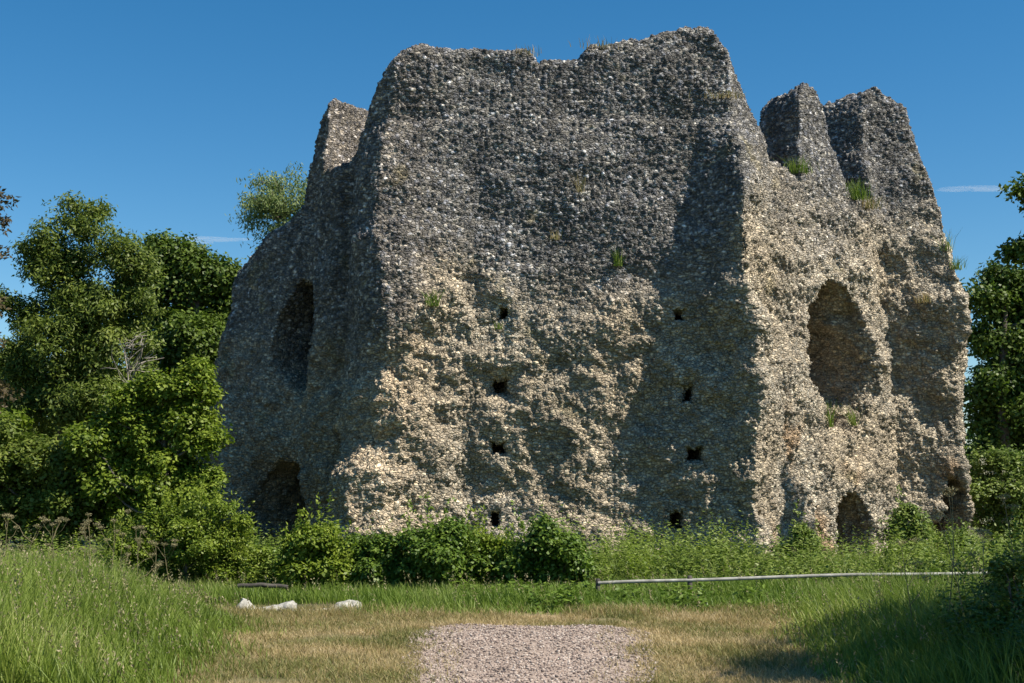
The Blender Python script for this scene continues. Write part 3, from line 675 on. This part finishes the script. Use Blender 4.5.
RB = [(800, 24.5, [(800, 540, 12), (792, 556, 16), (812, 560, 14)], 'small green bush left of the low arch', 5000),
      (910, 27.0, [(905, 515, 11), (900, 530, 14), (918, 536, 16), (908, 552, 20), (930, 558, 16)], 'green ivy covered bush climbing the wall right of the low arch', 9000),
      (725, 24.0, [(722, 560, 14), (738, 565, 14)], 'small bush below the shaded right part of the front wall', 4500),
      (955, 24.0, [(955, 545, 14), (970, 555, 16), (948, 565, 14), (990, 560, 18), (1010, 555, 20)], 'loose bush at the foot of the right-hand spur', 9000)]
for k, (px, Y, bl, lab, n) in enumerate(RB):
    bush('wayside_bush', lab, 'bush', px, Y, bl, 90+k, 'leaf_nettle', n, 0.08, 0.045, 0.16, 'small bushes at the foot of the sunlit wall', 10)

# ---------------------------------------------------------------- nettles and ground cover (nobody could count them)
def scatter(n, x0, x1, y0, y1, r, f=None):
    x = r.uniform(x0, x1, n); y = r.uniform(y0, y1, n)
    if f is not None: k = f(x, y); x, y = x[k], y[k]
    return x, y
def weeds(name, label, cat, x, y, h, r, mat, L, W, per):
    n = len(x); base = np.stack([x, y, gz(x, y)], 1); m_ = n*per; i = np.repeat(np.arange(n), per); tt = np.tile((np.arange(per)+0.5)/per, n)
    lean = r.normal(size=(n, 2))*0.12
    pos = base[i]+np.stack([lean[i, 0]*tt*h[i], lean[i, 1]*tt*h[i], (0.15+0.85*tt)*h[i]], 1)+r.normal(size=(m_, 3))*0.015
    an = r.uniform(0, 2*math.pi, m_); d = np.stack([np.cos(an), np.sin(an), 0*an], 1)
    nr = unit(np.stack([-0.3*np.cos(an), -0.3*np.sin(an), 1+0*an], 1)+0.35*r.normal(size=(m_, 3)))
    v, q, rn = leaves(pos, nr, L*(1.25-0.7*tt), W*(1.25-0.7*tt), r, 0.35, np.clip(0.3*r.random(m_)+0.35*tt+0.35*r.random(n)[i], 0, 1), d)
    return tag(mesh_np(name, v, q, mat=M[mat], attrs={'rnd': ('FLOAT', rn)}), label, cat, kind='stuff')
def pxof(x, y): return 512+F*x/(y*cp+0)*1.0
r = np.random.default_rng(101)
x, y = scatter(11000, -9, 14, 20.2, 27.2, r, lambda x, y: (fbm(np.stack([x, y, 0*x], 1), 0.8, 2, 6) > -0.12))
hh = (0.5+0.6*r.random(len(x)))*(0.85+2.0*fbm(np.stack([x, y, 0*x], 1), 0.8, 3, 3))
weeds('nettles', 'belt of nettles and tall weeds growing along the foot of the keep', 'nettles', x, y, hh, r, 'leaf_nettle', 0.12, 0.05, 16)
x, y = scatter(1100, -8, 11, 20.6, 25.5, r, lambda x, y: fbm(np.stack([x, y, 0*x], 1), 0.9, 3, 26) > 0.0)
weeds('willowherb', 'taller lance leaved weeds standing above the nettles at the foot of the keep', 'weeds', x, y, r.uniform(0.6, 1.25, len(x)), r, 'leaf_bright', 0.13, 0.028, 26)
x, y = scatter(420, 3.1, 6.2, 10.2, 13.2, r, lambda x, y: x > 3.5+0.25*(y-10.5)+0.8*fbm(np.stack([x, y, 0*x], 1), 0.9, 2, 46))
weeds('shade_weeds', 'tall dark leafy weeds crowding the shaded bottom right corner', 'weeds', x, y, r.uniform(0.45, 1.0, len(x)), r, 'leaf_dark', 0.075, 0.03, 26)
x, y = scatter(1500, -1.5, 8, 17.3, 19.6, r, lambda x, y: fbm(np.stack([x, y, 0*x], 1), 1.1, 2, 16) > 0.02)
weeds('dock_leaves', 'patch of broad leaved docks in the lush grass just beyond the gravel', 'weeds', x, y, r.uniform(0.12, 0.32, len(x)), r, 'leaf_bramble', 0.16, 0.07, 7)

def grass(name, label, x, y, h, r, mat, wid, bend=0.35, seed_heads=0, kind_cat='grass'):
    n = len(x); base = np.stack([x, y, gz(x, y)-0.01], 1); an = r.uniform(0, 2*math.pi, n); s = np.stack([np.cos(an), np.sin(an), 0*an], 1)
    b = r.normal(size=(n, 2))*bend; b[:, 0] -= 0.10; w_ = (wid*r.uniform(0.6, 1.3, n))[:, None]
    def P(t): return base+np.stack([b[:, 0]*t*t*h, b[:, 1]*t*t*h, h*(t-0.28*np.minimum((b**2).sum(1), 1.2)*t*t)], 1)
    p0, p1, p2, p3 = P(0), P(0.4), P(0.75), P(1.0)
    v = np.stack([p0-s*w_*.5, p0+s*w_*.5, p1-s*w_*.45, p1+s*w_*.45, p2-s*w_*.3, p2+s*w_*.3, p3-s*w_*.05, p3+s*w_*.05], 1).reshape(-1, 3)
    k = (np.arange(n)*8)[:, None]; q = np.concatenate([k+[0, 1, 3, 2], k+[2, 3, 5, 4], k+[4, 5, 7, 6]])
    patch = vnoise(np.stack([x, y, 0*x], 1), 1.2, 9)
    rn = np.clip(0.5*r.random(n)+0.5*np.clip((patch-0.5)*1.7+0.5, 0, 1), 0, 1)
    ob = tag(mesh_np(name, v, q, mat=M[mat], attrs={'rnd': ('FLOAT', np.repeat(rn, 8))}), label, kind_cat, kind='stuff')
    if seed_heads:
        j = r.choice(n, min(seed_heads, n), replace=False); tip = p3[j]; m_ = 9; i = np.repeat(np.arange(len(j)), m_); tt = np.tile(np.linspace(0, 1, m_), len(j))
        pos = tip[i]+np.stack([-0.03*tt, 0*tt, 0.14*tt], 1)+r.normal(size=(len(i), 3))*0.006
        v, q, rn = leaves(pos, unit(r.normal(size=(len(i), 3))), 0.035, 0.014, r, dirs=unit(np.stack([r.normal(size=len(i))*.6, r.normal(size=len(i))*.6, 1+0*tt], 1)))
        o2 = mesh_np('seed_heads', v, q, mat=M['seed'], attrs={'rnd': ('FLOAT', rn)}, parent=ob); o2['kind'] = 'stuff'
    return ob
def tallmask(x, y): return x < -3.0-0.12*(y-11)+1.1*fbm(np.stack([x, y, 0*x], 1), 0.9, 3, 2)+0.35*rng.normal(size=len(x))
x, y = scatter(110000, -8.5, -1.4, 9.6, 18.5, r, tallmask)
h = (0.36+0.4*r.random(len(x)))*(0.7+0.6*vnoise(np.stack([x, y, 0*x], 1), 0.8))*np.clip(0.22+0.78*(-2.6-0.12*(y-11)-x)/1.5, 0.2, 1)
pxx = 512+F*x/(y*cp)
lim_ = y*(490-np.interp(pxx, [-200, 0, 50, 100, 150, 210, 240], [520, 530, 538, 553, 572, 600, 610]))/F+EYE-gz(x, y)   # the bank grass gets shorter towards the shrubs
h = np.minimum(h, np.maximum(lim_, 0.05)*r.uniform(0.6, 1.15, len(x)))
grass('tall_grass', 'tall green meadow grass with seed heads on the bank at the left', x, y, h, r, 'grass_green', 0.011, 0.32, 1300)
x, y = scatter(170000, -5.6, 4.6, 9.8, 17.4, r, lambda x, y: (~on_path(x, y, 0.3*vnoise(np.stack([x, y, 0*x], 1), 4)-0.02) | (~on_path(x, y, 0.5) & (r.random(len(x)) < 0.12))) & (fbm(np.stack([x, y, 0*x], 1), 1.5, 3, 8) > -0.2+0.1*r.random(len(x))) & (x < 3.6+0.9*r.random(len(x))))
h = r.uniform(0.03, 0.085, len(x))*(0.7+0.9*vnoise(np.stack([x, y, 0*x], 1), 1.1))*(1+0.8*smooth(16, 17.3, y))
grass('dry_grass', 'short straw coloured mown grass either side of the gravel', x, y, h, r, 'grass_dry', 0.007, 0.6)
x, y = scatter(90000, -6.5, 12, 16.3, 21.6, r, lambda x, y: ((x > -2.2) | (y > 18.4)) & (y > 16.8+0.7*fbm(np.stack([x, y, 0*x], 1), 0.9, 2)+0.5*(x < -2.2)) & (r.random(len(x)) < np.clip((y-16)/2, 0.2, 1)))
h = (0.08+0.17*r.random(len(x)))*smooth(16.0, 18.5, y)*(0.6+0.9*vnoise(np.stack([x, y, 0*x], 1), 0.9, 5))+0.06
grass('lush_grass', 'band of lush green grass between the gravel and the bushes', x, y, h, r, 'grass_lush', 0.012, 0.35, 500)
x, y = scatter(60000, 2.6, 9.5, 9.8, 17.6, r, lambda x, y: x > 2.75+0.1*(y-11)+1.3*fbm(np.stack([x, y, 0*x], 1), 0.8, 3, 12)+0.25*rng.normal(size=len(x)))
h = (0.2+0.45*r.random(len(x)))*np.clip(0.2+(x-2.6-0.12*(y-11))/1.8, 0.15, 1)
grass('shaded_grass', 'long dark grass in the shade at the bottom right corner', x, y, h, r, 'grass_green', 0.011, 0.35, 500)
x, y = scatter(60000, -12, 14, 21.5, 28, r)
grass('rough_grass', 'rough tall grass among the weeds in front of the keep', x, y, 0.25+0.5*r.random(len(x)), r, 'grass_green', 0.014, 0.3, 900)

# gravel stones lying loose on the path
ph = (1+5**.5)/2; ico = unit(np.array([(-1, ph, 0), (1, ph, 0), (-1, -ph, 0), (1, -ph, 0), (0, -1, ph), (0, 1, ph), (0, -1, -ph), (0, 1, -ph), (ph, 0, -1), (ph, 0, 1), (-ph, 0, -1), (-ph, 0, 1)], float))
icf = np.array([(0, 11, 5), (0, 5, 1), (0, 1, 7), (0, 7, 10), (0, 10, 11), (1, 5, 9), (5, 11, 4), (11, 10, 2), (10, 7, 6), (7, 1, 8), (3, 9, 4), (3, 4, 2), (3, 2, 6), (3, 6, 8), (3, 8, 9), (4, 9, 5), (2, 4, 11), (6, 2, 10), (8, 6, 7), (9, 8, 1)])
x, y = scatter(26000, -1.4, 2.0, 9.5, 15.9, r, lambda x, y: on_path(x, y, -0.06))
n = len(x); sz = 0.004+0.013*r.random(n)**3; an = r.uniform(0, 6.28, n)
v = ico[None]*(0.7+0.5*r.random((n, 12, 1)))*np.stack([sz*1.3, sz, sz*0.7], 1)[:, None]
cs_, sn_ = np.cos(an)[:, None], np.sin(an)[:, None]
v = np.stack([v[..., 0]*cs_-v[..., 1]*sn_, v[..., 0]*sn_+v[..., 1]*cs_, v[..., 2]], -1)+np.stack([x, y, gz(x, y)+0.012+sz*0.3], 1)[:, None]
tag(mesh_np('gravel', v.reshape(-1, 3), tris=(icf[None]+(np.arange(n)*12)[:, None, None]).reshape(-1, 3), mat=M['pebble'], attrs={'rnd': ('FLOAT', np.repeat(r.random(n), 12))}),
    'loose pinkish gravel stones strewn over the path', 'gravel', kind='stuff')

# ---------------------------------------------------------------- pale stones lying at the turf's edge
def rock(px, row, Y, wpx, hpx, dpt, label, seed, pts):
    """profile pts (u 0..1 along the stone, height 0..1) swept to a rough block"""
    b = at(px, row, Y); z0 = float(gz(b[0], Y)); mp = mpp(Y); W, H = wpx*mp, hpx*mp
    nu, nv = 36, 20; u = np.linspace(0, 1, nu); an = np.linspace(0, 2*math.pi, nv, endpoint=False)
    hp = np.interp(u, [p_[0] for p_ in pts], [p_[1] for p_ in pts])*H; endf = np.sqrt(np.clip(1-(2*u-1)**6, 0.02, 1))
    X = (u-0.5)*W; sgn = lambda a: np.sign(a)*np.abs(a)**0.7
    V = np.stack([X[:, None]+0*an[None], sgn(np.cos(an))[None]*dpt*0.5*endf[:, None], (0.5+0.5*sgn(np.sin(an)))[None]*hp[:, None]*1.0], -1)
    V = V+0.045*np.stack([vnoise(V, 9, seed), vnoise(V, 9, seed+9), vnoise(V, 9, seed+19)], -1)-0.022+0.02*np.stack([vnoise(V, 30, seed)]*3, -1)-0.01
    caps = [V[0].mean(0), V[-1].mean(0)]; N0 = nu*nv
    idx = np.arange(N0).reshape(nu, nv); q = np.stack([idx[:-1], np.roll(idx[:-1], -1, 1), np.roll(idx[1:], -1, 1), idx[1:]], -1).reshape(-1, 4)
    tr = [(N0, idx[0, (j+1) % nv], idx[0, j]) for j in range(nv)]+[(N0+1, idx[-1, j], idx[-1, (j+1) % nv]) for j in range(nv)]
    VV = np.concatenate([V.reshape(-1, 3), caps])
    o = mesh_np('limestone_block', VV, q, np.array(tr), mat=M['lime']); o.location = (b[0], Y, z0-0.03)
    return tag(o, label, 'stone', 'pale stones at the edge of the turf')
rock(247, 605, 17.5, 20, 14, 0.25, 'small upright pale stone, leftmost of the white stones in the grass', 1, [(0, .6), (.3, 1), (.6, .8), (1, .3)])
rock(276, 606, 17.5, 42, 13, 0.3, 'long pale stone rising to a point at its right end, below the bramble bush', 2, [(0, .3), (.3, .45), (.7, .8), (.9, 1), (1, .7)])
rock(346, 605, 17.5, 32, 14, 0.35, 'rounded white stone, rightmost of the white stones in the grass', 3, [(0, .4), (.25, .8), (.6, 1), (1, .8)])
rock(318, 607, 17.6, 34, 6, 0.3, 'low flat pale slab barely showing between the two larger white stones', 4, [(0, .6), (.4, .8), (1, .9)])

# ---------------------------------------------------------------- rails
def rail(name, label, pts, rad, posts, mat, drop=True):
    b = np.array(pts[0], float); root = thing(name, label, 'rail', (b[0], b[1], float(gz(b[0], b[1]))))
    P = np.array(pts); tt = np.linspace(0, 1, 40); s_ = np.linspace(0, 1, len(P))
    Q = np.stack([np.interp(tt, s_, P[:, k]) for k in range(3)], 1); Q[:, 2] += 0.004*np.sin(tt*17)
    v, q = tube(Q, np.full(40, rad), 10); acc = Acc(); acc.add(v, q); acc.build('rail', M[mat], root, True)
    for u in posts:
        p_ = np.array([np.interp(u, s_, P[:, k]) for k in range(3)]); z0 = float(gz(p_[0], p_[1]))
        hw = 0.032; lo, hi = z0-0.15, p_[2]+0.06
        ring = lambda z, w_: [(p_[0]-w_, p_[1]-w_+0.02, z), (p_[0]+w_, p_[1]-w_+0.02, z), (p_[0]+w_, p_[1]+w_+0.02, z), (p_[0]-w_, p_[1]+w_+0.02, z)]
        vv = np.array(ring(lo, hw)+ring(hi-0.015, hw)+ring(hi, hw*0.7)); fq = [(0, 1, 5, 4), (1, 2, 6, 5), (2, 3, 7, 6), (3, 0, 4, 7), (4, 5, 9, 8), (5, 6, 10, 9), (6, 7, 11, 10), (7, 4, 8, 11), (8, 9, 10, 11), (3, 2, 1, 0)]
        local(mesh_np('post', vv, np.array(fq), mat=M['wood']), root)
rail('low_rail', 'long pale low rail crossing the nettles in front of the sunlit wall', [at(598, 583, 18.7), at(690, 580, 18.7), at(850, 575, 18.8), at(1000, 573, 19), at(1060, 572, 19.1)], 0.025, [0.0, 0.25, 0.72, 1.0], 'rail')
rail('short_rail', 'short lower pale rail half hidden in grass beneath the long rail', [at(842, 597, 17.6), at(900, 595, 17.6), at(965, 594, 17.7)], 0.02, [0.02, 0.98], 'rail')
rail('timber_rail', 'dark timber rail lying low behind the leftmost pale stones', [at(238, 586, 19.0), at(262, 585, 19.0), at(288, 587, 19.0)], 0.032, [], 'wood')

# ---------------------------------------------------------------- umbels (cow parsley) standing singly
def umbel(loc, h, seed, label, group, spread=0.045):
    r = np.random.default_rng(seed); root = thing('cow_parsley', label, 'wildflower', loc, group); loc = np.array(loc, float)
    top = loc+[r.normal()*0.12*h, r.normal()*0.08*h, h]; c = curve(loc, top, r, 0.02, 7); acc = Acc(); v, q = tube(c, np.linspace(0.007, 0.003, 7), 5); acc.add(v, q)
    heads = [top]
    for _ in range(3):
        k = r.integers(3, 6); e = c[k]+[r.normal()*0.15, r.normal()*0.12, r.uniform(0.12, 0.3)]; v, q = tube(curve(c[k], e, r, 0.06, 4), np.linspace(0.004, 0.002, 4), 4); acc.add(v, q); heads.append(e)
    for hd in heads:
        m_ = 11; ac2 = Acc()
        for k in range(m_):
            a_ = k*2.4; rr = spread*math.sqrt((k+.5)/m_); e = hd+[math.cos(a_)*rr, math.sin(a_)*rr, 0.05-0.3*rr]
            v, q = tube(np.array([hd, e]), np.array([0.0016, 0.0012]), 3); ac2.add(v, q)
            pos = e+r.normal(size=(7, 3))*0.009; v, q, rn = leaves(pos, unit(r.normal(size=(7, 3))+[0, 0, 1]), 0.014, 0.012, r); ac2.add(v, q, rn)
        ac2.build('flower_head', M['seed'], root)
    acc.build('stem', M['stem'], root, True)
r = np.random.default_rng(131)
for k in range(11):
    px = 6+k*17+r.uniform(-3, 3); Y = r.uniform(15.5, 19.5); b = gp(px, Y); top = at(px, np.interp(px, [0, 60, 130, 230], [505, 512, 520, 548])+r.uniform(0, 22), Y)[2]
    umbel(b, max(0.5, top-b[2]), 200+k, 'brown seeded cow parsley standing in the row behind the tall bank grass', 'cow parsley behind the grassy bank')
for k, (px, row, Y) in enumerate([(935, 497, 12.5), (963, 520, 12), (905, 545, 13), (1012, 500, 12.5), (985, 535, 12.2)]):
    b = gp(px+6, Y); top = at(px, row, Y)[2]
    umbel(b, top-b[2], 240+k, ['tall dry parsley stalk whose head stands out against the right-hand spur', 'bent parsley stalk just right of the tallest one', 'short parsley stalk left of the others over the rail', 'tall parsley stalk nearest the right edge', 'parsley stalk between the bent one and the right edge'][k], 'tall stalks at the right edge', 0.07)
# shady plants in the bottom right corner
SP = [(1000, 11.6, [(1000, 640, 36), (1018, 600, 30), (980, 660, 30), (1035, 660, 40), (995, 610, 22), (1015, 572, 16)], 'dark leafy plant filling the bottom right corner'),
      (955, 12.4, [(958, 650, 22), (945, 668, 22), (968, 625, 16)], 'dark low plant left of the one in the corner'),
      (1015, 14.0, [(1012, 575, 18), (1000, 595, 16), (1030, 580, 22)], 'twiggy dark plant above the corner plant at the right edge')]
for k, (px, Y, bl, lab) in enumerate(SP):
    bush('hawthorn_bush', lab, 'bush', px, Y, bl, 150+k, 'leaf_dark', 9000, 0.05, 0.03, 0.13, 'dark plants in the bottom right corner', 14)

# ---------------------------------------------------------------- tufts rooted in the masonry
_vy = va[:, 1]*cp+(va[:, 2]-EYE)*sp
_vx = 512+F*va[:, 0]/_vy; _vr = 341.5-F*(-va[:, 1]*sp+(va[:, 2]-EYE)*cp)/_vy
def on_wall(px, row):                    # the nearest masonry the photo shows at that spot
    d = np.hypot(_vx-px, _vr-row); m_ = d < max(3.0, d.min()+1.5); k = np.where(m_)[0]; return va[k[np.argmin(va[k, 1])]].astype(float)
def tuft(pos, n, hgt, label, seed, mat='grass_lush', spread=0.2, kind='grass'):
    r = np.random.default_rng(seed); p0 = np.array(pos)
    dg = bpy.context.evaluated_depsgraph_get() if False else None
    x = p0[0]+r.normal(size=n)*spread; y = p0[1]+r.normal(size=n)*0.12; base = np.stack([x, y, np.full(n, p0[2]-0.06)], 1)
    h = hgt*r.uniform(0.5, 1.2, n); b = r.normal(size=(n, 2))*0.35; b[:, 1] -= 0.2; an = r.uniform(0, 6.28, n); s = np.stack([np.cos(an), np.sin(an), 0*an], 1)*0.008
    P = lambda t: base+np.stack([b[:, 0]*t*t*h, b[:, 1]*t*t*h, h*t], 1)
    v = np.stack([P(0)-s, P(0)+s, P(.55)-s*.8, P(.55)+s*.8, P(1)-s*.2, P(1)+s*.2], 1).reshape(-1, 3); k = (np.arange(n)*6)[:, None]
    q = np.concatenate([k+[0, 1, 3, 2], k+[2, 3, 5, 4]])
    o = mesh_np('grass_tuft', v-p0, q, mat=M[mat], attrs={'rnd': ('FLOAT', np.repeat(r.random(n), 6))}); o.location = p0
    tag(o, label, 'plant', 'tufts rooted in the masonry')
for k, (px, row, Y, n, h, lab, mt, spd) in enumerate([
    (795, 170, 30.6, 140, 0.35, 'green grass tuft in the notch below the left of the two right-hand stubs', 'grass_lush', 0.28),
    (856, 197, 32.0, 160, 0.45, 'long grass tuft in the notch below the right-hand stub', 'grass_lush', 0.3),
    (868, 204, 31.6, 120, 0.3, 'yellowish grass spilling over the ledge beside the long tuft', 'grass_dry', 0.3),
    (724, 98, 28.1, 110, 0.16, 'mossy dry tuft on the shoulder of the front wall', 'grass_dry', 0.35),
    (600, 44, 28.2, 60, 0.22, 'thin dry grass on the top of the front wall where the skyline steps up', 'grass_dry', 0.35),
    (530, 50, 28.2, 40, 0.18, 'sparse dry grass on the skyline left of the dip', 'grass_dry', 0.2),
    (615, 262, 27.95, 70, 0.36, 'upright green weed growing from the middle of the front wall', 'grass_lush', 0.07),
    (581, 190, 27.9, 45, 0.4, 'thin reddish weed high on the front wall', 'seed', 0.05),
    (556, 240, 27.9, 30, 0.2, 'small yellow weed left of the upright one on the front wall', 'grass_dry', 0.1),
    (433, 305, 27.7, 60, 0.35, 'green weed beside the bright corner of the front wall', 'grass_lush', 0.1),
    (832, 425, 30.6, 45, 0.6, 'green blades at the left of the arched window sill', 'grass_lush', 0.05),
    (851, 423, 30.8, 40, 0.45, 'green blades at the middle of the arched window sill', 'grass_lush', 0.06),
    (920, 300, 32.6, 60, 0.25, 'dry tuft on the sunlit wall right of the arched window', 'grass_dry', 0.12),
    (946, 250, 33.6, 30, 0.5, 'thin stalks on the slope of the right-hand spur', 'grass_green', 0.1),
    (958, 268, 33.6, 60, 0.3, 'small green weed lower on the slope of the right-hand spur', 'grass_lush', 0.15),
    (500, 324, 28.0, 40, 0.16, 'tiny green plant under the top left wall hole', 'grass_lush', 0.07)]):
    tuft(on_wall(px, row), n, h, lab, 300+k, mt, spd*0.7)

# ---------------------------------------------------------------- vapour trails far off in the sky
m, t, p, out = newmat('thin_vapour'); t.nodes.remove(p); pv = t.nodes.new('ShaderNodeVolumePrincipled'); pv.inputs['Density'].default_value = 0.02
pv.inputs['Color'].default_value = (1, 1, 1, 1); pv.inputs['Anisotropy'].default_value = 0.0; t.links.new(pv.outputs[0], out.inputs['Volume'])
def trail(label, pts, Y, seed):
    r = np.random.default_rng(seed); acc = Acc()
    for (px, row, L, Hh, slope) in pts:
        c = at(px, row, Y); v = unit(ico)*1.0
        nu, nv = 20, 12; th_ = np.linspace(0, math.pi, nu); ph_ = np.linspace(0, 2*math.pi, nv, endpoint=False)
        X = -np.cos(th_)*L*mpp(Y)*0.5; rr = np.sin(th_)+0.01
        V = np.stack([X[:, None]+0*ph_, (rr[:, None]*np.cos(ph_))*8, rr[:, None]*np.sin(ph_)*Hh*mpp(Y)*0.5-slope*X[:, None]], -1).reshape(-1, 3)+c
        idx = np.arange(nu*nv).reshape(nu, nv); q = np.stack([idx[:-1], np.roll(idx[:-1], -1, 1), np.roll(idx[1:], -1, 1), idx[1:]], -1).reshape(-1, 4)
        acc.add(V, q); 
    o = acc.build('cloud', m, None, True); tag(o, label, 'vapour trail', kind='structure')
trail('faint white wisp of cloud between the maple and the pale feathery tree', [(205, 239, 78, 5, 0.02), (190, 241, 50, 4, 0.08), (225, 240, 60, 3.5, -0.03)], 1500, 1)
trail('faint white vapour trail in the sky right of the keep', [(978, 189, 80, 5, 0.02), (1000, 188, 90, 4, 0.03), (955, 190, 40, 3, 0.0)], 1500, 2)
